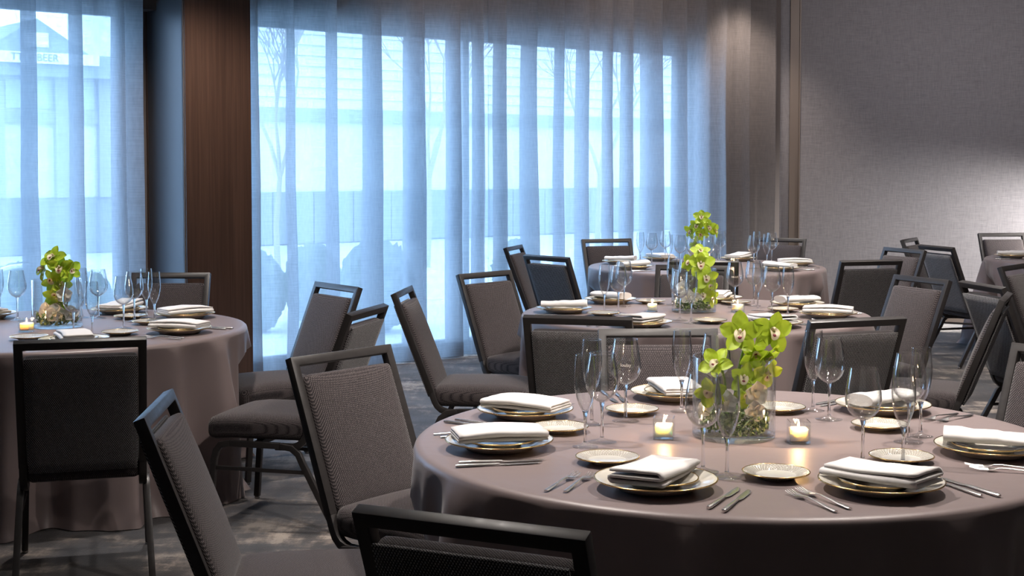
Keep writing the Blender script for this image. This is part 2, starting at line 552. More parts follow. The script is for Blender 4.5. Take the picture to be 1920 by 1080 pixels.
# unseen glowing ceiling discs, added so glass and steel show sparkles
M['lens'] = None
b = NB('sparkle_lens')
M['lens'] = b.surf(b.n('Emission', ins={0: c4(1, .93, .86), 1: 42}).outputs[0])
ring = MB().lathe([(.058, CEIL - .004), (.085, CEIL - .006), (.088, CEIL), (.058, CEIL)], 28, closed=True).mesh('trim_ring', M['ceiling'])
lens = MB().lathe([(0, CEIL - .002), (.058, CEIL - .002)], 28).mesh('lens', M['lens'])
for x in (-2.6, -.6, 1.4, 3.4):
    for k, y in enumerate((1.2, 3.3, 5.4, 7.5, 9.6)):
        if y > 9 and x < -1: continue
        dl = empty('sparkle_disc', (x, y, 0))
        ob('trim_ring', ring, dl); ob('lens', lens, dl)
        tag(dl, 'unseen ceiling disc added for sparkles, %s row from the camera, %s column from the left' % (('first', 'second', 'third', 'fourth', 'fifth')[k], {-2.6: 'first', -.6: 'second', 1.4: 'third', 3.4: 'fourth'}[x]), 'ceiling light', 'added ceiling discs')

# window wall: header, solid pieces, two windows
def wall_seg(name, t0, t1, z0, z1, mat, o0=.13, o1=.42):
    mb = MB()
    vs = [wp(t, o_, z) for z in (z0, z1) for t, o_ in ((t0, o0), (t1, o0), (t1, o1), (t0, o1))]
    mb.add(vs, [(3, 2, 1, 0), (4, 5, 6, 7), (0, 1, 5, 4), (1, 2, 6, 5), (2, 3, 7, 6), (3, 0, 4, 7)])
    return mb.mesh(name, mat, smooth=False)
tE = tC + .1
wf = structure(ob('wall_front', wall_seg('wall_header', WL_t, tE, W_HEAD, CEIL, M['header'])))
for nm, a, c in (('wall_pier', WL_t, WIN[0][0]), ('wall_pier', WIN[0][1], WIN[1][0]), ('wall_pier', WIN[1][1], tE)):
    ob(nm, wall_seg(nm, a, c, 0, W_HEAD, M['header'], .31 if a == WIN[0][1] else .13), wf)
for a, c in WIN:
    ob('wall_sill', wall_seg('wall_sill', a, c, 0, W_LOW, M['header']), wf)
for i, (a, c) in enumerate(WIN):
    root = structure(empty('window_%d' % (i + 1)))
    fr = 0.05
    bars = [(a, c, W_LOW, W_LOW + fr), (a, c, W_HEAD - fr, W_HEAD), (a, a + fr, W_LOW, W_HEAD), (c - fr, c, W_LOW, W_HEAD)]
    cuts = [a, c] if i == 0 else [a, 2.06, c]
    for t in cuts[1:-1]: bars.append((t - .03, t + .03, W_LOW, W_HEAD))
    for (t0, t1, z0, z1) in bars:
        ob('frame', wall_seg('frame', t0, t1, z0, z1, M['alu'], .25, .31), root)
    for t0, t1 in zip(cuts, cuts[1:]):
        ob('pane', wall_seg('pane', t0 + .03, t1 - .03, W_LOW + .04, W_HEAD - .04, M['pane'], .276, .284), root)

# pillar beside the windows
pil = structure(empty('pillar'))
pt0, pt1 = -.726, -.228
def pseg(name, t0, t1, o0, o1, mat, z0=0, z1=CEIL):
    return ob(name, wall_seg(name, t0, t1, z0, z1, mat, o0, o1), pil)
pseg('veneer_panel', pt0 + .006, pt1, -.30, -.27, M['walnut'])
pseg('core', pt0 + .03, pt1 - .002, -.272, .30, M['walnut'])
pseg('side_panel', pt0 + .004, pt0 + .03, -.262, .285, M['panel'])
pseg('edge_strip', pt0, pt0 + .03, -.285, -.264, M['header'])
pseg('edge_strip', pt0 + .001, pt0 + .032, .287, .32, M['walnut'])

# ================================================================== curtains
def curtain(name, t0, t1, seed, label, ztop=3.24, zbot=.012, sheet_off=0.0):
    rnd = random.Random(seed)
    L = t1 - t0
    # irregular fold wavelengths
    knots = [0.0]
    while knots[-1] < L: knots.append(knots[-1] + rnd.uniform(.20, .43))
    knots = [q * L / knots[-1] for q in knots]
    amps = [rnd.uniform(.045, .082) for _ in knots]
    skew = [rnd.uniform(1.2, 3.4) for _ in knots]
    nx = int(L / .005); rows = [0, .06, .2, .5, .9, 1.4, 1.9, 2.4, 2.8, 3.05, ztop - zbot]
    def pt(s_, zr):
        k = 0
        while k < len(knots) - 2 and knots[k + 1] < s_: k += 1
        fr = (s_ - knots[k]) / (knots[k + 1] - knots[k])
        fr = min(max(fr, 0), 1)
        sm = fr * fr * (3 - 2 * fr)
        am = amps[k] * (1 - sm) + amps[min(k + 1, len(amps) - 1)] * sm
        sk = skew[k] * (1 - sm) + skew[min(k + 1, len(skew) - 1)] * sm
        ph = 2 * pi * fr
        up = zr / (ztop - zbot)
        g = (1.0 - .25 * up)
        lam = knots[k + 1] - knots[k]
        off = -am * g * sin(ph) + .008 * sin(ph * 3 + k) * g + .02 * noise.noise(Vector((s_ * 2.3, zr * .7, seed)))
        sl = sk * lam / (2 * pi) * sin(ph) * (1 - .12 * up)
        sway = .018 * noise.noise(Vector((s_ * 1.7 + 9, zr * .9, seed + 3)))
        return wp(t0 + s_ + sl + sway, off + sheet_off, zbot + zr)
    mb = MB(); vs = []; uv = []
    for zr in rows:
        for i in range(nx + 1):
            s_ = L * i / nx
            vs.append(pt(s_, zr)); uv.append((s_, zr))
    n1 = nx + 1
    fs = [(r * n1 + i, r * n1 + i + 1, (r + 1) * n1 + i + 1, (r + 1) * n1 + i) for r in range(len(rows) - 1) for i in range(nx)]
    mb.add(vs, fs)
    me = mb.mesh(name, M['sheer'], True, sharp=180)
    ul = me.uv_layers.new(name='UVMap')
    idx = [0] * len(me.loops); me.loops.foreach_get('vertex_index', idx)
    ul.data.foreach_set('uv', [x for i in idx for x in uv[i]])
    o = tag(ob(name, me), label, 'curtain')
    # doubled hem at the foot
    hb = MB(); hv = []; huv = []
    for zr in (0, .05, .115):
        for i in range(nx + 1):
            s_ = L * i / nx
            hv.append(pt(s_, zr) - N * .003); huv.append((s_, zr))
    hb.add(hv, [(r * n1 + i, r * n1 + i + 1, (r + 1) * n1 + i + 1, (r + 1) * n1 + i) for r in range(2) for i in range(nx)])
    hm = hb.mesh('hem', M['sheer'], True, sharp=180)
    ul = hm.uv_layers.new(name='UVMap')
    idx = [0] * len(hm.loops); hm.loops.foreach_get('vertex_index', idx)
    ul.data.foreach_set('uv', [x for i in idx for x in huv[i]])
    h = ob('hem', hm, o)
    return o
curtain('sheer_curtain', -2.35, -.885, 3, 'sheer floor-length curtain over the left window behind the left table')
curtain('sheer_curtain', -.225, 2.10, 5, 'sheer blue-lit curtain panel hanging beside the walnut pillar')
curtain('sheer_curtain', 2.07, tC - .16, 8, 'sheer curtain panel that ends as taupe folds beside the grey linen wall', sheet_off=-.03)

# ================================================================== outdoors
Q0 = Vector((-5.44, 29, 0))
def fp(t, off, z): 
    p = Q0 + U * t + N * off
    return Vector((p.x, p.y, z))
def fbox(name, t0, t1, o0, o1, z0, z1, mat, parent=None, bevel=0):
    mb = MB()
    vs = [fp(t, o_, z) for z in (z0, z1) for t, o_ in ((t0, o0), (t1, o0), (t1, o1), (t0, o1))]
    mb.add(vs, [(3, 2, 1, 0), (4, 5, 6, 7), (0, 1, 5, 4), (1, 2, 6, 5), (2, 3, 7, 6), (3, 0, 4, 7)])
    return ob(name, mb.mesh(name, mat, smooth=False, bevel=bevel), parent)
g = MB().add([(-45, -10, -.13), (60, -10, -.13), (60, 90, -.13), (-45, 90, -.13)], [(0, 1, 2, 3)])
gr = structure(ob('ground', g.mesh('ground', M['pave'], smooth=False)))
# long sided building behind the right window
bl = empty('sided_building')
fbox('wall', -1.5, 34, 0, 6, 1.0, 2.5, M['stucco'], bl)
fbox('trim_band', -1.6, 34, -.12, 0, 2.5, 2.78, M['out_trim'], bl)
zz = 2.78
plank_me = None
for k in range(30):
    mb = MB()
    vs = [fp(t, o_, z) for t in (-1.5, 34) for o_, z in ((-.05, 0), (.0, .24), (.05, .24), (.05, 0))]
    if plank_me is None:
        mb.add(vs, [(0, 1, 2, 3), (7, 6, 5, 4), (0, 4, 5, 1), (1, 5, 6, 2), (2, 6, 7, 3), (3, 7, 4, 0)])
        plank_me = mb.mesh('plank', M['siding'], smooth=False)
    ob('plank', plank_me, bl, (0, 0, zz)); zz += .225
fbox('core', -1.5, 34, .05, 6, 2.5, zz, M['stucco'], bl)
for k in range(71):
    fbox('board', -1.5 + k * .5, -1.5 + k * .5 + .47, -.06, 0, -.1, 1.0, M['out_dark'], bl)
fbox('plinth', -1.5, 34, 0, 6, -.12, 1.0, M['out_dark'], bl)
tag(bl, 'pale building with lapped siding seen outside through the right sheer curtains', 'building')
# gabled shop behind the left window
gs = empty('gabled_shop')
fbox('wall', -12, -1.9, 0, 5, .95, 3.2, M['stucco'], gs)
fbox('plinth', -12, -1.9, -.05, 0, -.12, .95, M['out_dark'], gs)
fbox('plinth', -12, -1.9, 0, 5, -.12, .95, M['out_dark'], gs)
fbox('band', -12, -1.9, -.1, 0, 2.35, 2.58, M['out_trim'], gs)
fbox('eave', -12, -1.9, -.5, .1, 3.2, 3.62, M['roofing'], gs)
for t in (-7.4, -6.2, -5.35, -4.15, -3.3, -2.4):
    fbox('post', t, t + .24, -.14, 0, .95, 3.2, M['out_trim'], gs)
for t0, t1 in ((-7.1, -6.25), (-5.9, -5.4), (-5.05, -4.2), (-3.85, -3.35), (-3.0, -2.45)):
    fbox('window', t0, t1, -.03, 0, 2.62, 3.15, M['out_win'], gs)
mb = MB()
vs = [fp(t, o_, z) for o_ in (-.6, 3) for t, z in ((-5.75, 3.55), (-3.55, 3.55), (-4.65, 4.24))]
mb.add(vs, [(0, 1, 2), (5, 4, 3), (0, 3, 4, 1), (1, 4, 5, 2), (2, 5, 3, 0)])
ob('gable', mb.mesh('gable', M['roofing'], smooth=False), gs)
fbox('gable_window', -4.9, -4.45, -.63, -.6, 3.72, 3.98, M['out_white'], gs)
fbox('sign_board', -5.8, -3.5, -.66, -.6, 3.42, 3.62, M['out_white'], gs)
td = bpy.data.curves.new('sign_text', 'FONT')
td.body = 'TTLE BEER'
td.size = .19; td.extrude = .004; td.align_x = 'CENTER'; td.align_y = 'CENTER'
td.materials.append(M['out_dark'])
tx = text_mesh('sign_text', td)
tx.parent = gs
tx.location = fp(-4.72, -.672, 3.52)
tx.rotation_euler = (pi / 2, 0, radians(39))
tag(gs, 'gabled shop building with a sign, outside beyond the left sheer curtain', 'building')
# clipped bushes along the window, one mesh each
def bush(x, y, r, h, seed, label):
    bm = bmesh.new()
    bmesh.ops.create_icosphere(bm, subdivisions=5, radius=1)
    for q in bm.verts:
        n_ = q.co.normalized()
        k = 1 + .10 * noise.noise(n_ * 5 + Vector((seed, 0, 0))) + .10 * noise.noise(n_ * 17 + Vector((0, seed, 0)))
        q.co = Vector((n_.x * r * k, n_.y * r * k, (n_.z * k * .5 + .5) * h))
    me = bpy.data.meshes.new('bush'); bm.to_mesh(me); bm.free()
    me.materials.append(M['hedge'])
    tag(ob('bush', me, None, (x, y, -.13)), label, 'bush', 'clipped bushes outside the windows')
for i, (px, d, r, h, lb) in enumerate([
        (478, 14.0, .30, .82, 'clipped round bush outside just right of the walnut pillar'),
        (585, 14.8, .30, .84, 'clipped round bush outside, second to the right of the walnut pillar'),
        (706, 14.0, .37, .92, 'widest clipped bush outside, seen above the brown-backed chair'),
        (970, 16.5, .30, .80, 'clipped bush outside behind the edge-on chair at the curtains'),
        (168, 13.2, .22, .66, 'small dark bush outside, right of the left table orchids'),
        (38, 13.4, .34, .74, 'rounded bush outside under the pale arch, at the left table')]):
    bush((px - 960) / 2613 * d, d, r, h, i * 3.7, lb)
ar = MB().tube([((38 - 960) / 2613 * 13.0 + .22 * cos(a) , 13.0 + .16 * cos(a), -.13 + .62 + .12 * sin(a)) for a in [pi * k / 16 for k in range(17)]], .02, 8)
for sg in (1, -1):
    ar.tube([((38 - 960) / 2613 * 13.0 + .22 * sg, 13.0 + .16 * sg, -.13), ((38 - 960) / 2613 * 13.0 + .22 * sg, 13.0 + .16 * sg, .49)], .02, 8)
tag(ob('garden_arch', ar.mesh('garden_arch', M['out_white'])), 'pale low arch standing outside over a bush beyond the left curtain', 'arch')
# bare street trees in front of the sided building
def tree(px, d, seed, label):
    rnd = random.Random(seed); mb = MB()
    def br(p, dirv, ln, r, dep):
        q = p + dirv * ln
        mid = p + dirv * ln * .5 + Vector((rnd.uniform(-1, 1), rnd.uniform(-1, 1), 0)) * ln * .05
        mb.tube([p, mid, q], [r, r * .85, r * .68], 6)
        if dep:
            for _ in range(3 if dep > 1 else 2):
                nd = (dirv + Vector((rnd.uniform(-1, 1), rnd.uniform(-1, 1), rnd.uniform(-.1, .7))) * .55).normalized()
                br(q, nd, ln * rnd.uniform(.6, .8), r * .62, dep - 1)
    br(Vector((0, 0, 0)), Vector((.03, 0, 1)), 1.5, .06, 5)
    tag(ob('bare_tree', mb.mesh('bare_tree', M['bark']), None, ((px - 960) / 2613 * d, d, -.13)), label, 'tree')
tree(520, 22, 1, 'bare tree outside, first to the right of the walnut pillar')
tree(800, 23, 5, 'bare tree outside, behind the middle of the right curtain')
tree(1120, 25, 9, 'bare tree outside, behind the curtain panel nearest the linen wall')

# ================================================================== chair
LEAN = radians(21)
def lean_pt(x, l, off=0):
    """point on the leaning back: l metres down the back from the top bar, off forwards"""
    return Vector((x, -.37 + l * sin(LEAN) + off * cos(LEAN), .906 - l * cos(LEAN) + off * sin(LEAN)))
def make_chair():
    root = empty('banquet_chair')
    # back frame: square tube, mitred top corners, bent forward under the seat
    mb = MB()
    hw = .212
    nrm = (lean_pt(0, 0, 1) - lean_pt(0, 0, 0))
    mb.sweep([lean_pt(-hw, .50), lean_pt(-hw, 0), lean_pt(hw, 0), lean_pt(hw, .50)], nrm, .030, .030)
    for sx in (-1, 1):
        pts = [lean_pt(sx * hw, .48), lean_pt(sx * hw, .545)]
        p = pts[-1]
        for k, (dy, dz) in enumerate(((.012, -.022), (.032, -.040), (.06, -.050), (.14, -.052))):
            pts.append(Vector((p.x, p.y + dy, p.z + dz)))
        mb.sweep(pts, (1, 0, 0), .028, .028)
    ob('back_frame', mb.mesh('back_frame', M['frame'], bevel=.0035), root)
    # upholstered back pad, domed to the front
    vs, fs = roundbox(.392, .046, .455, .018, 12)
    out = []
    for q in vs:
        bx = max(0, 1 - (abs(q.x) / .196) ** 3); bz = max(0, 1 - (abs(q.z) / .2275) ** 3)
        y = q.y + (.016 * bx * bz if q.y > 0 else -.004 * bx * bz)
        p = lean_pt(q.x, .048 + .2275 - q.z, y + .002)
        out.append(p)
    ob('backrest', MB().add(out, fs).mesh('backrest', M['fabric'], sharp=180), root)
    # charcoal panel on the outside of the back
    vs, fs = roundbox(.386, .012, .475, .005, 5)
    bp = [lean_pt(q.x, .042 + .2375 - q.z, q.y - .022) for q in vs]
    ob('back_panel', MB().add(bp, fs).mesh('back_panel', M['fabric_back'], sharp=60), root)
    # seat cushion
    vs, fs = roundbox(.455, .475, .10, .038, 12)
    out = []
    for q in vs:
        bx = max(0, 1 - (abs(q.x) / .2275) ** 2.5); by = max(0, 1 - (abs(q.y) / .2375) ** 2.5)
        z = q.z + (.016 * bx * by if q.z > 0 else 0)
        tap = 1 - .07 * max(0, -(q.y) / .2375)
        if q.y > .12: z -= (q.y - .12) * .10
        out.append(Vector((q.x * tap, q.y + .050, z + .420)))
    ob('seat', MB().add(out, fs).mesh('seat', M['fabric'], sharp=180), root)
    # legs, rails, stretchers
    for sx in (-1, 1):
        x = sx * .226
        for nm, pts in (('leg', [(x, .17, .352), (x, .215, .344), (x, .235, .32), (x * 1.01, .245, .28), (x * 1.05, .268, .012)]),
                        ('leg', [(x, -.06, .352), (x, -.115, .344), (x, -.145, .32), (x * 1.01, -.165, .28), (x * 1.06, -.315, .012)])):
            lg = MB()
            lg.sweep(pts, (1, 0, 0), .024, .026)
            l = ob(nm, lg.mesh('leg', M['frame'], bevel=.003), root)
            e = pts[-1]
            gm = MB().lathe([(0, 0), (.011, 0), (.013, .004), (.011, .012), (.007, .02), (0, .02)], 14)
            ob('glide', gm.mesh('glide', M['glide']), l, (e[0], e[1], 0))
        rl = MB().sweep([(x, -.06, .352), (x, .17, .352)], (1, 0, 0), .024, .026)
        ob('seat_rail', rl.mesh('seat_rail', M['frame'], bevel=.003), root)
        st = MB().sweep([(x * 1.02, -.183, .245), (x * 1.02, .247, .245)], (1, 0, 0), .014, .016)
        ob('stretcher', st.mesh('stretcher', M['frame'], bevel=.002), root)
    cr = MB().sweep([(-.226, .05, .354), (.226, .05, .354)], (0, 1, 0), .03, .02)
    ob('seat_support', cr.mesh('seat_support', M['frame']), root)
    return build_proto(root)
chair0 = make_chair()
CHAIRS = []
def chair(x, y, edge_deg, flip, label, table):
    """x, y: centre of the top bar; edge_deg: direction of the top bar; flip: which side the sitter faces"""
    a = radians(edge_deg)
    fwd = Vector((-sin(a), cos(a))) if flip > 0 else Vector((sin(a), -cos(a)))
    rz = atan2(fwd.y, fwd.x) - pi / 2
    org = Vector((x, y)) + fwd * .37
    place(chair0, (org.x, org.y, 0), rz, label, 'chair', 'banquet chairs')
    CHAIRS.append((org, rz))
chair(-.076, 2.40, -25, 1, 'charcoal banquet chair nearest the camera, cropped, backed up to the near table', 'A')
chair(-.923, 3.59, 95, -1, 'banquet chair seen edge-on with blue-lit top bar, left of the near table', 'A')
chair(-.570, 4.617, 50, -1, 'plum-speckled banquet chair with padded front showing, pushed against the near table', 'A')
chair(.552, 5.25, 2, -1, 'banquet chair directly behind the near table vase, facing the camera', 'A')
chair(1.893, 4.66, -49, -1, 'dark banquet chair cropped by the frame at the near table\'s right', 'A')
chair(-1.534, 4.933, 16, 1, 'black banquet chair with its back to us in front of the left table', 'B')
chair(-1.969, 8.03, 0, -1, 'banquet chair in front of the walnut pillar, beyond the left table', 'B')
chair(-.91, 7.244, -53, -1, 'blue-lit banquet chair at the left table\'s right, nearest the curtain', 'B')
chair(-.626, 5.998, 75, 1, 'banquet chair with its long seat showing beside the left table skirt', 'B')
chair(-.547, 6.946, 84, -1, 'banquet chair in profile pulled away from the middle table, on blue carpet', 'C')
chair(-.16, 8.085, 49, -1, 'brown-backed banquet chair at the middle table\'s left, in front of the curtain', 'C')
chair(.268, 5.681, -13, 1, 'grey banquet chair with its back to us, left front of the middle table', 'C')
chair(1.396, 5.611, 20, 1, 'light grey banquet chair with its back to us, right front of the middle table', 'C')
chair(2.344, 6.601, 66, 1, 'tilted edge-on banquet chair with its seat behind the near table glasses', 'C')
chair(2.272, 7.706, -66, -1, 'banquet chair with pale blue edges at the right of the middle table', 'C')
chair(1.12, 8.64, -12, -1, 'banquet chair behind the middle table orchids, facing the camera', 'C')
chair(1.247, 9.05, -7, 1, 'banquet chair with its back to us in front of the back table', 'D')
chair(.011, 10.741, 74, -1, 'narrow edge-on banquet chair near the curtain, left of the back table', 'D')
chair(.237, 9.546, -49, 1, 'blue-edged banquet chair with its back to us, left front of the back table', 'D')
chair(.80, 11.80, 18, -1, 'banquet chair at the back table\'s far left, before the bright curtain', 'D')
chair(2.30, 11.93, -28, -1, 'banquet chair at the back table\'s far right, before the trim strip', 'D')
chair(2.354, 9.117, 16, 1, 'black banquet chair with its back to us, right front of the back table', 'D')
chair(2.936, 10.407, -65, -1, 'banquet chair with a bright blue top bar, right of the back table', 'D')
chair(3.389, 11.874, 59, -1, 'narrow taupe banquet chair nearest the linen wall, left of the far right table', 'E')
chair(3.277, 10.741, -73, 1, 'navy blue looking banquet chair left of the far right table', 'E')
chair(4.52, 12.86, 8, -1, 'banquet chair behind the far right table, against the lit wall', 'E')
chair(2.46, 7.27, -80, 1, 'banquet chair turned away from the middle table, back to back with its neighbour', 'F')
chair(3.13, 8.68, 50, -1, 'brown banquet chair cropped at the frame edge below the far right table', 'F')

# ================================================================== table cloths
R = .915
TOP = .76
TABLES = {'A': (.639, 3.95), 'B': (-2.208, 6.676), 'C': (.966, 7.343), 'D': (1.515, 10.853), 'E': (4.924, 11.656)}
CLOTH = {'A': 'taupe satin tablecloth on the nearest round table', 'B': 'taupe satin tablecloth on the left round table by the pillar',
         'C': 'taupe satin tablecloth on the middle round table', 'D': 'taupe satin tablecloth on the back round table by the curtain end',
         'E': 'lavender-lit satin tablecloth on the round table cropped at far right'}
def tablecloth(key, seed):
    cx, cy = TABLES[key]; rnd = random.Random(seed)
    n = 360
    # how far chairs push the skirt in
    lim = [9.0] * n
    for org, rz in CHAIRS:
        if hypot(org.x - cx, org.y - cy) > 2: continue
        ca, sa = cos(-rz), sin(-rz)
        for k in range(n):
            a = 2 * pi * k / n
            for st in range(0, 70):
                r = .46 + st * .01
                dx = cx + r * cos(a) - org.x; dy = cy + r * sin(a) - org.y
                lx = dx * ca - dy * sa; ly = dx * sa + dy * ca
                if abs(lx) < .27 and -.36 < ly < .32:
                    lim[k] = min(lim[k], r - .02); break
    lim = [min(lim[(k + j) % n] for j in range(-3, 4)) for k in range(n)]
    # folds
    terms = [(rnd.randint(7, 11), rnd.uniform(0, 6.28), .5), (rnd.randint(13, 18), rnd.uniform(0, 6.28), .55), (rnd.randint(24, 31), rnd.uniform(0, 6.28), .34)]
    def fold(a):
        s_ = 0
        for k, ph, am in terms:
            w_ = sin(.5 * (k * a + ph + 1.3 * sin(2 * a + ph)))
            s_ += am * (1 - 2 * abs(w_) ** 1.3)
        return s_
    prof = [(0.0, 0), (.30, 0), (.62, 0), (.86, 0), (.893, -.0005), (.907, -.003), (.915, -.010), (.919, -.022)]
    hs = [.045, .08, .13, .19, .26, .33, .41, .49, .57, .64, .70, .735, .750, .757]
    vs = [(0, 0, TOP)]; rows = []
    for r, z in prof[1:]:
        rows.append(len(vs)); vs += [(r * cos(2 * pi * k / n), r * sin(2 * pi * k / n), TOP + z) for k in range(n)]
    for h in hs:
        rows.append(len(vs))
        q = h / .757
        for k in range(n):
            a = 2 * pi * k / n
            fl = fold(a)
            amp = .105 * min(1, q * 1.25) ** .9
            r = .920 + .085 * q + (fl - .25) * amp
            # skirt lies out on the carpet at the foot
            if h > .70:
                e = (h - .70) / .057
                r += e * (.03 + .03 * noise.noise(Vector((cos(a) * 6, sin(a) * 6, seed))))
            r += .010 * q * noise.noise(Vector((cos(a) * 9, sin(a) * 9, h * 4 + seed)))
            w = min(1, max(0, (h - .13) / .14)); w = w * w * (3 - 2 * w)
            if lim[k] < r: r = r * (1 - w) + max(.48, lim[k]) * w
            vs.append((r * cos(a), r * sin(a), TOP - h + .001))
    fs = [(0, rows[0] + k, rows[0] + (k + 1) % n) for k in range(n)]
    for r0, r1 in zip(rows, rows[1:]):
        for k in range(n):
            k2 = (k + 1) % n
            fs.append((r0 + k, r1 + k, r1 + k2, r0 + k2))
    o = ob('tablecloth', MB().add(vs, fs).mesh('tablecloth', M['cloth'], sharp=180), None, (cx, cy, 0))
    tag(o, CLOTH[key], 'tablecloth', 'taupe tablecloths')
for i, k in enumerate('ABCDE'): tablecloth(k, 21 + i)

# ================================================================== tableware prototypes
Z = TOP + .0005
def proto_plate(name, r, h, mat, well):
    prof = [(0, .003), (well * .75, .003), (well * .8, .0), (well * .9, 0), (well, .004), (well * 1.08, h * .45), (r * .93, h * .86), (r, h), (r + .0008, h + .0012), (r - .001, h + .0022), (r * .93, h * .86 + .0035), (well * 1.10, h * .45 + .0045), (well * .98, .0085), (well * .9, .0075), (0, .0075)]
    root = ob(name, MB().lathe(prof, 64).mesh(name, mat, sharp=50))
    gp = [(r - .0022, h + .0018), (r - .0005, h + .0032), (r + .0016, h + .0018), (r + .0010, h - .0005), (r - .0008, h)]
    ob('gold_rim', MB().lathe(gp, 64, closed=True).mesh('gold_rim', M['gold'], sharp=180), root)
    return build_proto(root)
plate_big = proto_plate('dinner_plate', .148, .026, M['china'], .095)
plate_mid = proto_plate('salad_plate', .102, .020, M['china'], .062)
plate_small = proto_plate('bread_plate', .083, .016, M['emboss'], .050)

def napkin_mesh(kind):
    vs = []; fs = []
    if kind == 'roll':
        # flattened roll with a band line
        n = 22; m = 17; L = .245
        for i in range(m):
            u_ = i / (m - 1); y = (u_ - .5) * L
            for k in range(n):
                a = 2 * pi * k / n
                w = .052 * (1 + .05 * sin(u_ * 9)) ; t = .019 * (1 - .25 * u_ + .04 * sin(u_ * 14))
                if abs(u_ - .62) < .04: w *= .94; t *= .93
                x = w * cos(a) * (abs(cos(a)) ** -.25 if abs(cos(a)) > .05 else 1)
                z = t + t * sin(a) + .0015 * noise.noise(Vector((u_ * 8, a * 2, 1)))
                vs.append((x, y, max(z, 0.0008)))
        for i in range(m - 1):
            for k in range(n):
                k2 = (k + 1) % n
                fs.append((i * n + k, (i + 1) * n + k, (i + 1) * n + k2, i * n + k2))
        fs.append(tuple(range(n))); fs.append(tuple(range(m * n - 1, (m - 1) * n - 1, -1)))
        return MB().add(vs, fs).mesh('napkin', M['linen_white'], sharp=60)
    # accordion-folded napkin: a serpentine sheet, lifted at one end
    layers = 3; h = .0082; a = .063; L = .248; m = 15
    path = []
    for k in range(layers):
        d = 1 if k % 2 == 0 else -1
        aw = a - .002 * k
        for j in range(7):
            path.append((d * aw * (2 * j / 6 - 1), h * (k + .45)))
        if k < layers - 1:
            for j in (1, 2, 3):
                ph = -pi / 2 + pi * j / 4
                path.append((d * (aw + h * .5 * cos(ph)), h * (k + .95) + h * .5 * sin(ph)))
    for i in range(m):
        u_ = i / (m - 1); y = (u_ - .5) * L
        for x, z in path:
            lay = z / h
            puff = .010 * (1 - abs(2 * u_ - 1) ** 2) * (z / (layers * h)) if kind == 'pouch' else .018 * (u_ ** 2) * (z / (layers * h))
            tw = .0 if kind == 'pouch' else .020 * (lay / layers) * (u_ - .3)
            step = .002 if (kind == 'pouch' and abs(u_ - .68) < .11 and z > h * 3) else 0
            dz = .0022 * noise.noise(Vector((x * 30, y * 18, lay * .3))) * (z / (layers * h))
            sh = .010 * sin(lay * 1.3) * (u_ - .5) if kind == 'stack' else 0
            vs.append((x + tw + .004 * noise.noise(Vector((u_ * 3, lay, 3))), y + sh, max(.0040, z + puff + step + dz)))
    p = len(path)
    fs = [(i * p + k, (i + 1) * p + k, (i + 1) * p + k + 1, i * p + k + 1) for i in range(m - 1) for k in range(p - 1)]
    return MB().add(vs, fs).mesh('napkin', M['linen_white'], sharp=180)
NAP = {}
for kd in ('pouch', 'stack', 'roll'):
    o = ob('napkin', napkin_mesh(kd))
    if kd != 'roll':
        md = o.modifiers.new('thickness', 'SOLIDIFY'); md.thickness = .0074; md.offset = 0
    NAP[kd] = build_proto(o)

def fork_mesh():
    mb = MB()
    mb.loft([(-.100, .0055, .0022, .0035), (-.094, .0064, .0026, .0035), (-.060, .0060, .0024, .005), (-.02, .0038, .0018, .0085), (.012, .0026, .0017, .0105), (.030, .0030, .0014, .0095)], 10)
    mb.loft([(.028, .003, .0013, .0096), (.036, .0085, .0012, .0082), (.046, .0115, .0011, .0062), (.056, .0118, .0010, .005)], 10)
    for x in (-.0099, -.0033, .0033, .0099):
        mb.loft([(.053, .0017, .0009, .0052, x), (.075, .0015, .0009, .0052, x), (.094, .0012, .0008, .0085, x * .98), (.100, .0006, .0005, .0098, x * .97)], 6)
    return mb.mesh('fork', M['steel'], sharp=50)
def knife_meshes():
    h = MB().loft([(-.115, .0045, .0035, .0042), (-.109, .0068, .0042, .0045), (-.06, .0066, .0040, .0045), (-.01, .0050, .0034, .0045), (.0, .0042, .0028, .0045)], 10)
    bl_ = MB().loft([(-.002, .0042, .0016, .0042), (.02, .0085, .0011, .003), (.08, .0092, .0010, .003), (.105, .0062, .0008, .003, -.002), (.116, .0012, .0005, .003, -.005)], 10)
    return h.mesh('handle', M['steel'], sharp=50), bl_.mesh('blade', M['steel'], sharp=50)
fork0 = build_proto(ob('fork', fork_mesh()))
kh, kb = knife_meshes()
knife0 = empty('knife')
ob('handle', kh, knife0); ob('blade', kb, knife0)
build_proto(knife0)

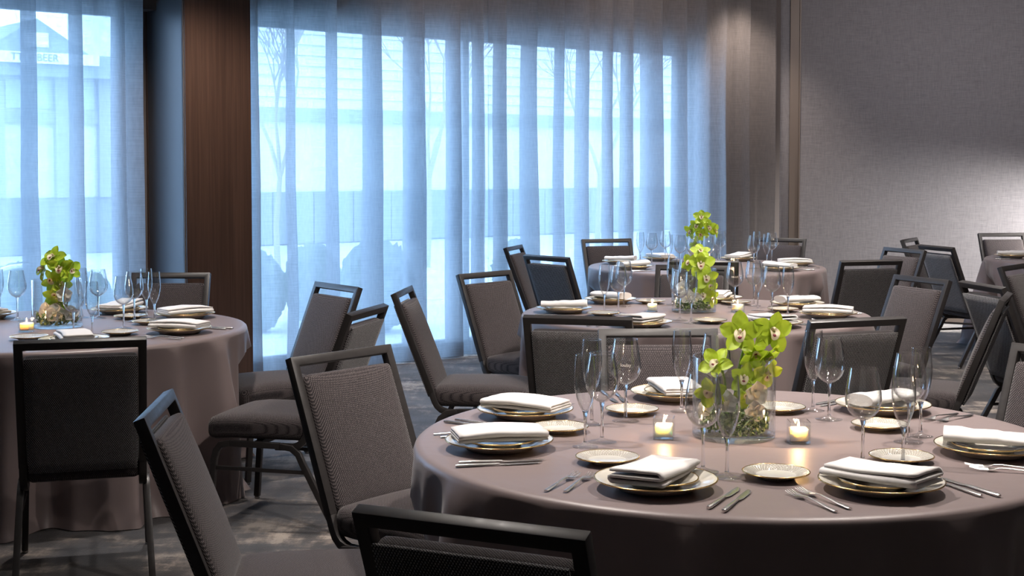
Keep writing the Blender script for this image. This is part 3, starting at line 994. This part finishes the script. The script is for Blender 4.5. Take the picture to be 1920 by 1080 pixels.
def glass_proto(name, foot_r, stem_top, bowl, H):
    """bowl: outer profile (r, z) from the stem's top up to the rim"""
    root = empty(name)
    ft = MB().lathe([(0, 0), (foot_r - .001, 0), (foot_r, .0012), (foot_r - .001, .0022), (foot_r * .55, .0045), (.008, .010), (.0055, .016), (0, .0165)], 40)
    ob('foot', ft.mesh('foot', M['foot'], sharp=60), root)
    st = MB().lathe([(0, .013), (.0052, .014), (.0043, .03), (.0039, stem_top * .6), (.0046, stem_top * .88), (.0075, stem_top + .001), (.009, stem_top + .004), (0, stem_top + .0045)], 16)
    ob('stem', st.mesh('stem', M['stem'], sharp=80), root)
    inner = []
    for i, (r, z) in enumerate(bowl):
        th = .0011 if i > 2 else .003
        inner.append((max(r - th, 0), z + (.0045 if i == 0 else .0012 if i < 4 else 0)))
    prof = [(0, bowl[0][1])] + bowl + [(bowl[-1][0] + .0006, bowl[-1][1] + .0004), (bowl[-1][0] + .0003, bowl[-1][1] + .0016), (bowl[-1][0] - .0009, bowl[-1][1] + .0016)] + inner[::-1] + [(0, inner[0][1])]
    ob('bowl', MB().lathe(prof, 44).mesh('bowl', M['glass'], sharp=60), root)
    return build_proto(root)
wine0 = glass_proto('wine_glass', .041, .112, [(.007, .113), (.016, .117), (.029, .126), (.039, .138), (.0455, .154), (.0472, .168), (.0462, .188), (.0425, .212), (.0382, .235), (.0355, .25)], .25)
flute0 = glass_proto('champagne_flute', .036, .096, [(.006, .097), (.0105, .103), (.018, .118), (.0255, .140), (.0300, .165), (.0315, .188), (.0306, .212), (.0284, .238), (.0272, .255)], .255)

# ================================================================== place settings
TN = {'A': 'near table', 'B': 'left table', 'C': 'middle table', 'D': 'back table', 'E': 'far right table'}
def polar(key, r, deg):
    cx, cy = TABLES[key]
    return cx + r * cos(radians(deg)), cy + r * sin(radians(deg))
NK = {'pouch': 'folded white napkin lying on the plates', 'stack': 'loosely stacked white napkin lying on the plates', 'roll': 'rolled white napkin lying on the plates'}
def setting(key, deg, where, nap, bread=None, forks=True, knives=True, r=.69, nrot=0):
    """everything flat on the cloth for one guest"""
    x, y = polar(key, r, deg)
    w = where
    tn = TN[key]
    gp = ' at the ' + tn
    jit = random.uniform(-.1, .1)
    place(plate_big, (x, y, Z), jit, 'gold-rimmed cream dinner plate, ' + w, 'plate', 'dinner plates' + gp)
    place(plate_mid, (x, y, Z + .0075), jit, 'cream salad plate on a dinner plate, ' + w, 'plate', 'salad plates' + gp)
    o = place(NAP[nap], (x, y, Z + .030), radians(deg - 90 + nrot), NK[nap].split(' lying')[0] + ' on plates, ' + w, 'napkin', 'white napkins' + gp)
    if bread:
        bx, by = polar(key, bread[0], bread[1])
        place(plate_small, (bx, by, Z), 0, 'small basketweave-rimmed bread plate, ' + w, 'plate', 'bread plates' + gp)
    a = radians(deg); inward = Vector((-cos(a), -sin(a))); left = Vector((-inward.y, inward.x))
    rz = atan2(inward.y, inward.x) - pi / 2
    if forks:
        for j, (dl, lb) in enumerate(((.185, 'inner'), (.225, 'outer'))):
            p = Vector((x, y)) + left * dl + inward * (-.035 - .012 * j)
            place(fork0, (p.x, p.y, Z), rz + .05 - .05 * j, 'polished steel fork, %s of two, %s' % (lb, w), 'fork', 'forks' + gp)
    if knives:
        for j, (dl, lb) in enumerate(((.180, 'inner'), (.215, 'outer'))):
            p = Vector((x, y)) - left * dl + inward * (-.03 - .015 * j)
            place(knife0, (p.x, p.y, Z), rz - .03 + .04 * j, 'steel table knife, %s of two, %s' % (lb, w), 'knife', 'knives' + gp)
def glass(key, kind, x, y, label):
    pr = wine0 if kind == 'w' else flute0
    nm = 'wine glass' if kind == 'w' else 'flute'
    return place(pr, (x, y, Z), random.uniform(0, 6), label, 'glass', ('wine glasses' if kind == 'w' else 'champagne flutes') + ' at the ' + TN[key])

setting('A', -167.7, 'at the near table\'s left edge', 'pouch', (.511, -139.6))
setting('A', -115.1, 'left of the knives at the near table\'s front', 'stack', (.510, -87.9))
setting('A', -69.2, 'right front of the near table', 'stack', (.499, -39.6), nrot=25)
setting('A', -18.9, 'cropped at the near table\'s right', 'roll', (.470, 17.1), knives=False)
setting('A', 39.0, 'far right of the near table', 'roll', (.478, 64.5))
setting('A', 97.8, 'behind the vase on the near table', 'pouch', None, forks=False)
setting('A', 150.0, 'far left of the near table', 'pouch', (.472, 123.8))
x, y = polar('A', .508, 169.1)
place(plate_small, (x, y, Z), 0, 'small basketweave-rimmed bread plate between the two left settings of the near table', 'plate', 'bread plates at the near table')

def gl(key, kind, r, deg, label): 
    x, y = polar(key, r, deg)
    return glass(key, kind, x, y, label)
gl('A', 'f', .455, -163.6, 'champagne flute leftmost on the near table')
gl('A', 'w', .39, -171.5, 'wine glass right behind the leftmost flute of the near table')
gl('A', 'f', .450, 152.5, 'champagne flute behind the left pair of glasses on the near table')
g4 = gl('A', 'w', .394, 138.1, 'etched wine glass standing alone before the grey chair back, near table')
gl('A', 'f', .441, 103.4, 'champagne flute just left of the near table vase')
gl('A', 'w', .401, 90.0, 'wine glass hidden partly behind the near table vase')
gl('A', 'w', .468, -109.2, 'wine glass in front of the near table vase')
gl('A', 'f', .515, -101.5, 'champagne flute in front of the near table vase')
gl('A', 'f', .545, 54.5, 'champagne flute half hidden behind a wine glass, right of the near vase')
gl('A', 'w', .441, 41.1, 'wine glass right of the near vase, before the light grey chair')
gl('A', 'w', .437, -50.5, 'large wine glass behind the right front napkin of the near table')
gl('A', 'f', .521, -43.6, 'champagne flute behind the right front napkin of the near table')
gl('A', 'w', .480, -7.5, 'rightmost wine glass of the near table')
gl('A', 'f', .535, 2.5, 'champagne flute farthest right on the near table, behind a wine glass')

setting('B', -64.5, 'behind the black chair on the left table', 'pouch', (.467, -84.3), knives=False)
setting('B', -17.6, 'nearest right edge of the left table', 'pouch', (.492, -35.2))
setting('B', 39.2, 'far right of the left table', 'pouch', (.451, 20.9), forks=False)
setting('B', 79.1, 'far side of the left table, before the pillar', 'stack', (.484, 57.2), forks=False, knives=False)
setting('B', 138.8, 'cropped at the far left of the left table', 'stack', None, forks=False, r=.64)
gl('B', 'w', .452, 130.4, 'wine glass left of the left table vase')
glass('B', 'f', -2.60, 7.02, 'champagne flute cropped at the frame edge on the left table')
gl('B', 'w', .44, -60, 'wine glass in front of the left table vase')
gl('B', 'f', .50, -52, 'champagne flute right in front of the left table vase')
gl('B', 'w', .429, 77.2, 'wine glass right behind the left table vase')
gl('B', 'f', .45, 90, 'champagne flute behind the left table vase')
gl('B', 'w', .349, -4.5, 'wine glass alone right of centre on the left table')
gl('B', 'w', .418, 40.5, 'wine glass half hidden by the flutes on the left table')
gl('B', 'f', .525, 48.6, 'taller-looking flute before the pillar chair on the left table')
gl('B', 'f', .477, 21.7, 'rightmost champagne flute of the left table')

setting('C', 176, 'left edge of the middle table', 'roll', (.506, -166))
setting('C', 126, 'far left of the middle table', 'roll', (.556, 109), knives=False)
setting('C', 72, 'behind the orchids on the middle table', 'pouch', (.554, 58), forks=False)
setting('C', 28, 'far right of the middle table', 'roll', (.49, 10), forks=False, knives=False)
setting('C', -17, 'right edge of the middle table', 'pouch', (.50, -42))
setting('C', -65, 'right front of the middle table', 'stack', (.461, -88))
setting('C', -119, 'left front of the middle table', 'stack', None, knives=False)
gl('C', 'f', .479, -178.2, 'leftmost champagne flute of the middle table')
gl('C', 'w', .405, -177.9, 'wine glass beside the leftmost flute of the middle table')
gl('C', 'w', .505, 133, 'wine glass behind the left pair on the middle table')
glass('C', 'f', .900, 7.80, 'champagne flute behind the middle table vase, left one')
glass('C', 'w', .985, 7.86, 'wine glass behind the middle table vase')
glass('C', 'w', .845, 6.99, 'wine glass in front of the middle table vase, left')
glass('C', 'f', .885, 6.86, 'champagne flute in front of the middle table vase')
g_c = glass('C', 'w', 1.225, 7.64, 'wine glass with etched lettering right of the middle table vase')
glass('C', 'w', 1.345, 7.73, 'wine glass rearmost in the right cluster of the middle table')
glass('C', 'f', 1.322, 7.47, 'champagne flute in the middle of the right cluster, middle table')
glass('C', 'w', 1.371, 7.328, 'wine glass second from right on the middle table')
glass('C', 'f', 1.435, 7.222, 'rightmost champagne flute of the middle table')

setting('D', 160, 'left edge of the back table', 'roll', None, forks=False, knives=False)
setting('D', -150, 'left front of the back table', 'roll', None, forks=False)
setting('D', 115, 'far left of the back table', 'pouch', None, forks=False, knives=False)
setting('D', 60, 'far right of the back table', 'stack', None, forks=False, knives=False)
setting('D', -1, 'right edge of the back table', 'pouch', None, knives=False)
setting('D', -46, 'right front of the back table', 'roll', None, forks=False)
glass('D', 'f', 1.015, 11.0, 'leftmost champagne flute of the back table')
glass('D', 'w', 1.105, 11.0, 'wine glass beside the leftmost flute of the back table')
glass('D', 'w', 1.245, 11.3, 'rear wine glass of the back table\'s second cluster')
glass('D', 'f', 1.195, 10.6, 'champagne flute of the back table\'s second cluster')
glass('D', 'w', 1.285, 10.62, 'front wine glass of the back table\'s second cluster')
glass('D', 'w', 1.365, 10.5, 'wine glass at the left side of the back table vase')
glass('D', 'w', 1.486, 10.53, 'wine glass in front of the back table orchids')
glass('D', 'f', 1.580, 10.68, 'champagne flute right of the back table vase')
glass('D', 'w', 1.70, 11.35, 'wine glass right behind the back table vase')
glass('D', 'w', 1.842, 10.6, 'front wine glass of the back table\'s right cluster')
glass('D', 'f', 1.955, 11.12, 'rear champagne flute of the back table\'s right cluster')
glass('D', 'f', 1.96, 10.7, 'rightmost champagne flute of the back table')
glass('D', 'w', 2.06, 11.04, 'rear wine glass of the back table\'s right cluster')

setting('E', 166, 'far left of the far right table', 'roll', None, forks=False)
setting('E', -152, 'near left of the far right table', 'pouch', None, forks=False, knives=False)

def etch(gobj, body, size, zc, r):
    """lettering etched on the side of the bowl that faces the room's front"""
    d = bpy.data.curves.new('etched_text', 'FONT')
    d.body = body; d.size = size; d.align_x = 'CENTER'; d.align_y = 'CENTER'; d.extrude = .0002
    d.materials.append(M['etch'])
    o = text_mesh('etched_text', d)
    gobj.rotation_euler = (0, 0, 0)
    o.parent = gobj
    a = atan2(-gobj.location.y, -gobj.location.x)
    o.location = (cos(a) * r, sin(a) * r, zc)
    o.rotation_euler = (pi / 2, 0, a + pi / 2)
etch(g4, 'loulay', .014, .178, .0485)
etch(g_c, 'SALUT', .013, .172, .0487)

# ================================================================== candles
def candle_proto():
    root = empty('votive_candle')
    mb = MB()
    h = .029; t = .0032; H_ = .062
    # glass cube: four walls and a base
    mb.box(-h, h, -h, -h + t, 0, H_); mb.box(-h, h, h - t, h, 0, H_)
    mb.box(-h, -h + t, -h + t, h - t, 0, H_); mb.box(h - t, h, -h + t, h - t, 0, H_)
    mb.box(-h + t, h - t, -h + t, h - t, 0, .007)
    ob('holder', mb.mesh('holder', M['vase'], smooth=False), root)
    vs, fs = roundbox(.0495, .0495, .034, .003, 6)
    vs = [q + Vector((0, 0, .0245)) for q in vs]
    vs = [Vector((q.x, q.y, q.z - (.004 * max(0, 1 - (q.x ** 2 + q.y ** 2) / .0004) if q.z > .035 else 0))) for q in vs]
    wx = ob('wax', MB().add(vs, fs).mesh('wax', M['wax'], sharp=60), root)
    ob('wick', MB().tube([(0, 0, .036), (0.0006, 0, .0445)], .0009, 6).mesh('wick', M['wick']), wx)
    fl = MB().lathe([(0, .043), (.0026, .046), (.0034, .050), (.0026, .056), (.0011, .062), (0, .066)], 12)
    ob('flame', fl.mesh('flame', M['flame']), root)
    return build_proto(root)
candle0 = candle_proto()
def candle(x, y, label, watts=1.5):
    place(candle0, (x, y, Z), random.uniform(-.25, .25), label, 'candle', 'votive candles in glass cubes')
    d = bpy.data.lights.new('candle_light', 'POINT'); d.energy = watts; d.color = (1, .56, .24); d.shadow_soft_size = .006
    o = bpy.data.objects.new('candle_light', d); o.location = (x, y, TOP + .058); COL.objects.link(o)
candle(.434, 3.946, 'lit votive candle in a glass cube, left of the near table vase')
candle(.805, 3.885, 'lit votive candle in a glass cube, right of the near table vase')
candle(-2.28, 6.519, 'lit votive candle in a glass cube, left of the left table vase')
candle(.751, 7.436, 'lit votive candle in a glass cube, left of the middle table vase')
candle(1.204, 7.409, 'lit votive candle in a glass cube, right of the middle table vase')
candle(1.72, 10.78, 'lit votive candle in a glass cube, right of the back table vase')

# ================================================================== vases and orchids
def vase_proto():
    r, H_, t = .118, .232, .0045
    root = empty('glass_vase')
    ob('wall', MB().lathe([(r - t, .012), (r, .010), (r, H_ - .002), (r - .001, H_), (r - t + .001, H_), (r - t, H_ - .002)], 64, closed=True).mesh('wall', M['vase'], sharp=50), root)
    ob('base', MB().lathe([(0, 0), (r - .004, 0), (r, .004), (r, .0105), (r - t, .0125), (0, .0125)], 64).mesh('base', M['vase'], sharp=50), root)
    return build_proto(root)
vase0 = vase_proto()

def petal_mesh(L_, Wd, curl, cup, name, mat, tip=.0):
    """a petal along +z from the origin, curling towards -y at the tip"""
    nu, nv = 9, 7; vs = []
    for i in range(nu):
        u_ = i / (nu - 1)
        w = Wd * (sin(pi * min(1, .09 + .91 * u_ ** 1.25)) ** .62) * (1 - tip * u_)
        if i == nu - 1: w = Wd * .12
        for j in range(nv):
            v_ = j / (nv - 1) * 2 - 1
            x = w * v_ * .5
            z = L_ * u_
            y = curl * L_ * u_ ** 2 - cup * w * v_ * v_ + .0015 * sin(9 * u_ + 4 * v_)
            vs.append((x, y, z))
    fs = [(i * nv + j, i * nv + j + 1, (i + 1) * nv + j + 1, (i + 1) * nv + j) for i in range(nu - 1) for j in range(nv - 1)]
    return MB().add(vs, fs).mesh(name, mat, sharp=180)
PET = [petal_mesh(.052, .040, .10, .12, 'petal', M['petal']), petal_mesh(.055, .036, -.12, .14, 'petal', M['petal']), petal_mesh(.052, .038, .22, .10, 'petal', M['petal'])]
WPET = petal_mesh(.034, .036, .1, .2, 'petal', M['white_petal'])
def lip_mesh():
    vs = []; nu, nv = 9, 9
    for i in range(nu):
        u_ = i / (nu - 1)
        for j in range(nv):
            v_ = j / (nv - 1) * 2 - 1
            w = .011 + .006 * sin(pi * u_)
            x = w * v_
            y = -.004 - .020 * sin(u_ * 1.9)
            z = .004 - .028 * u_ ** 1.6 + .010 * (v_ * v_) * (1 - .4 * u_)
            vs.append((x, y - .003 * v_ * v_, z))
    fs = [(i * nv + j, i * nv + j + 1, (i + 1) * nv + j + 1, (i + 1) * nv + j) for i in range(nu - 1) for j in range(nv - 1)]
    return MB().add(vs, fs).mesh('lip', M['lip'], sharp=180)
LIP = lip_mesh()
SPOTM = MB().loft([(-.0295, .001, .001, -.013), (-.0275, .0065, .0045, -.013), (-.0245, .008, .006, -.012), (-.022, .003, .003, -.011)], 10).mesh('lip_mark', M['maroon'])
COLM = MB().loft([(.0, .004, .004, .006), (-.012, .004, .0035, .010), (-.019, .0035, .003, .008)], 8).mesh('column', M['lip'])
def face(o, d, roll=0):
    """turn a flower (which looks along -y) towards d"""
    d = Vector(d).normalized()
    q = Vector((0, -1, 0)).rotation_difference(d)
    o.rotation_mode = 'QUATERNION'
    o.rotation_quaternion = q @ Matrix.Rotation(roll, 3, 'Y').to_quaternion()
def blossom(parent, loc, d, scale=1.0, roll=0, rnd=random, lip=True, closed=0.0):
    f = bpy.data.objects.new('blossom', COLM); COL.objects.link(f)
    f.parent = parent; f.location = loc; face(f, d, roll); f.scale = (scale,) * 3
    for k, a in enumerate((0, 68, 140, 220, 292)):
        p = bpy.data.objects.new('petal', PET[rnd.randrange(3)]); COL.objects.link(p)
        p.parent = f
        p.rotation_euler = (radians(rnd.uniform(2, 26) + closed), radians(a + rnd.uniform(-7, 7)), 0)
        sc = rnd.uniform(.92, 1.1); p.scale = (sc, sc, sc)
    if lip:
        l = bpy.data.objects.new('lip', LIP); COL.objects.link(l); l.parent = f; l.scale = (.8, .8, .8)
        m_ = bpy.data.objects.new('lip_mark', SPOTM); COL.objects.link(m_); m_.parent = f; m_.location = (0, .001, 0); m_.scale = (.7, .75, .6)
    return f
def white_blossom(x, y, z, d, sc, label, grp, rnd):
    e = empty('white_blossom', (x, y, z)); face(e, d); e.scale = (sc,) * 3
    for k, a in enumerate((0, 75, 140, 220, 285)):
        p = bpy.data.objects.new('petal', WPET); COL.objects.link(p); p.parent = e
        p.rotation_euler = (radians(rnd.uniform(-5, 30)), radians(a), 0)
        p.location = (0, 0, 0)
    c = bpy.data.objects.new('lip', LIP); COL.objects.link(c); c.parent = e; c.scale = (.5, .5, .5)
    tag(e, label, 'flower', grp)
def greens(cx, cy, seed, label):
    """ivy leaves, moss and twigs tangled at the foot of a vase"""
    rnd = random.Random(seed); mb = MB()
    for k in range(330):
        a = rnd.uniform(0, 6.283); r = .098 * sqrt(rnd.random()); z = .018 + .072 * rnd.random() * (1 - .3 * r / .1)
        c = Vector((r * cos(a), r * sin(a), z)); s_ = rnd.uniform(.006, .014)
        d = Vector((rnd.gauss(0, 1), rnd.gauss(0, 1), rnd.gauss(0, .8))).normalized(); e = d.orthogonal().normalized(); f_ = d.cross(e)
        pts = [c - e * s_, c - e * s_ * .2 + f_ * s_ * .8, c + e * s_ * 1.1, c - e * s_ * .2 - f_ * s_ * .8, c + d * s_ * .25]
        pts = [Vector((q.x, q.y, max(.014, q.z))) * 1 for q in pts]
        for q in pts:
            rr = hypot(q.x, q.y)
            if rr > .110: q.x *= .110 / rr; q.y *= .110 / rr
        mb.add(pts, [(0, 4, 1), (1, 4, 2), (2, 4, 3), (3, 4, 0)])
    for k in range(40):
        a = rnd.uniform(0, 6.283); w = rnd.uniform(.3, 1.2); r = rnd.uniform(.06, .104); z0 = rnd.uniform(.02, .06)
        mb.tube([(r * cos(a + w * t), r * sin(a + w * t), z0 + .03 * sin(pi * t)) for t in (0, .25, .5, .75, 1)], .0011, 4)
    o = ob('ivy_foliage', mb.mesh('ivy_foliage', M['ivy'], smooth=False), None, (cx, cy, Z))
    tag(o, label, 'foliage', kind='stuff')

def arrangement(key, cx, cy, name, stems, flowers, whites, seed):
    rnd = random.Random(seed)
    place(vase0, (cx, cy, Z), 0, 'clear glass cylinder vase on the ' + name, 'vase', 'cylinder vases')
    greens(cx, cy, seed, 'ivy and moss tangled in the foot of the vase on the ' + name)
    root = empty('orchid_spray', (cx, cy, Z))
    for i, st in enumerate(stems):
        ob('stem', MB().tube(st, .0042, 8).mesh('stem', M['stem_green']), root)
    for (x, y, z, d, sc, roll) in flowers:
        blossom(root, (x, y, z), d, sc, roll, rnd)
    build_proto(root)
    tag(root, 'lime green orchid spray standing in the vase on the ' + name, 'flower')
    for i, (x, y, z, d, sc) in enumerate(whites):
        white_blossom(cx + x, cy + y, Z + z, d, sc, '%s white orchid bloom inside the vase on the %s' % (('lower', 'upper', 'middle', 'outer')[i], name), 'white orchid blooms', rnd)
arrangement('A', .637, 3.975, 'near table',
    [[(.01, 0, .014), (.0, .0, .10), (.015, 0, .2), (.03, -.005, .27), (.045, -.01, .30)], [(.0, .0, .014), (-.02, 0, .1), (-.03, -.01, .17), (-.04, -.02, .2)],
     [(.01, .0, .15), (.04, 0, .2), (.07, -.01, .27)]],
    [(.012, -.035, .300, (-.25, -1, .05), 1.22, 0), (.100, -.030, .305, (.35, -1, .05), 1.18, .2), (.055, -.02, .245, (.1, -.9, -.5), 1.0, 2.9),
     (-.055, -.03, .212, (-.55, -.8, .5), .95, .5), (.018, -.05, .175, (0, -1, .1), .95, .2), (.082, -.03, .185, (.6, -.8, -.3), 1.0, 1.3), (.085, -.02, .235, (.7, -.5, -.6), .95, 2.6),
     (-.075, -.055, .135, (-.5, -1, -.2), .92, 2.2), (.03, -.02, .12, (.3, -1, .3), .8, 1.0)],
    [(-.03, -.06, .11, (-.2, -1, .1), 1.0), (.05, -.06, .135, (.3, -1, 0), 1.15), (.045, -.07, .085, (.1, -1, -.2), 1.0), (-.085, -.03, .085, (-.6, -.8, .2), .8)], 5)
arrangement('B', -2.20, 6.715, 'left table',
    [[(.0, 0, .014), (.01, 0, .1), (.0, 0, .2), (-.01, 0, .29)], [(.03, 0, .014), (.05, 0, .12), (.03, 0, .2)]],
    [(-.005, -.03, .335, (-.3, -.9, .6), 1.25, .2), (.03, -.045, .285, (.1, -1, .1), 1.25, 0), (-.055, -.02, .28, (-.8, -.7, .2), 1.2, .6), (.075, -.02, .275, (.8, -.7, .1), 1.1, 1.0),
     (-.005, -.03, .225, (-.3, -1, 0), 1.15, 2.0), (.03, -.03, .21, (.5, -.9, .1), 1.1, .4), (.005, -.03, .155, (.1, -1, -.2), 1.15, 2.7), (.02, -.04, .11, (.2, -1, 0), 1.0, .7)],
    [(-.03, -.06, .085, (-.2, -1, .2), 1.3), (.05, -.05, .16, (.4, -.9, .2), 1.2), (.015, -.08, .075, (.2, -1, .1), 1.4), (.08, -.05, .07, (.5, -.8, .1), 1.2)], 6)
arrangement('C', .972, 7.42, 'middle table',
    [[(.03, 0, .014), (.05, 0, .12), (.045, 0, .2), (.035, 0, .28)]],
    [(.03, -.04, .255, (-.1, -1, .15), 1.45, 0), (-.02, -.01, .262, (-.7, -.7, .3), 1.1, .5), (.055, -.05, .185, (.1, -1, .05), 1.35, .1), (.075, -.03, .135, (.4, -.9, -.1), 1.2, 2.6),
     (.04, -.05, .095, (0, -1, -.05), 1.15, .2), (.085, -.03, .075, (.6, -.8, -.2), 1.0, 2.2), (.03, -.02, .32, (0, -.7, .7), 1.1, 0)],
    [(-.04, -.06, .085, (-.3, -1, .2), 1.3), (-.06, -.02, .13, (-.5, -.8, .3), 1.2), (.005, -.07, .075, (0, -1, .1), 1.1)], 7)
arrangement('D', 1.47, 10.90, 'back table',
    [[(.0, 0, .014), (.02, 0, .12), (.02, 0, .22), (.01, 0, .34)]],
    [(.01, -.03, .375, (-.2, -.9, .5), 1.35, 0), (-.025, -.04, .315, (-.5, -1, 0), 1.3, .2), (.06, -.04, .30, (.4, -1, 0), 1.3, 0), (-.07, -.03, .265, (-.8, -.7, .0), 1.2, .2),
     (.11, -.03, .275, (.8, -.6, .1), 1.1, .8), (.0, -.04, .245, (0, -1, -.3), 1.2, 2.8), (-.035, -.04, .15, (-.4, -1, 0), 1.1, 1.2)],
    [(-.05, -.06, .10, (-.3, -1, .2), 1.5), (.0, -.07, .09, (0, -1, .2), 1.5), (.04, -.05, .07, (.3, -1, .2), 1.3)], 8)
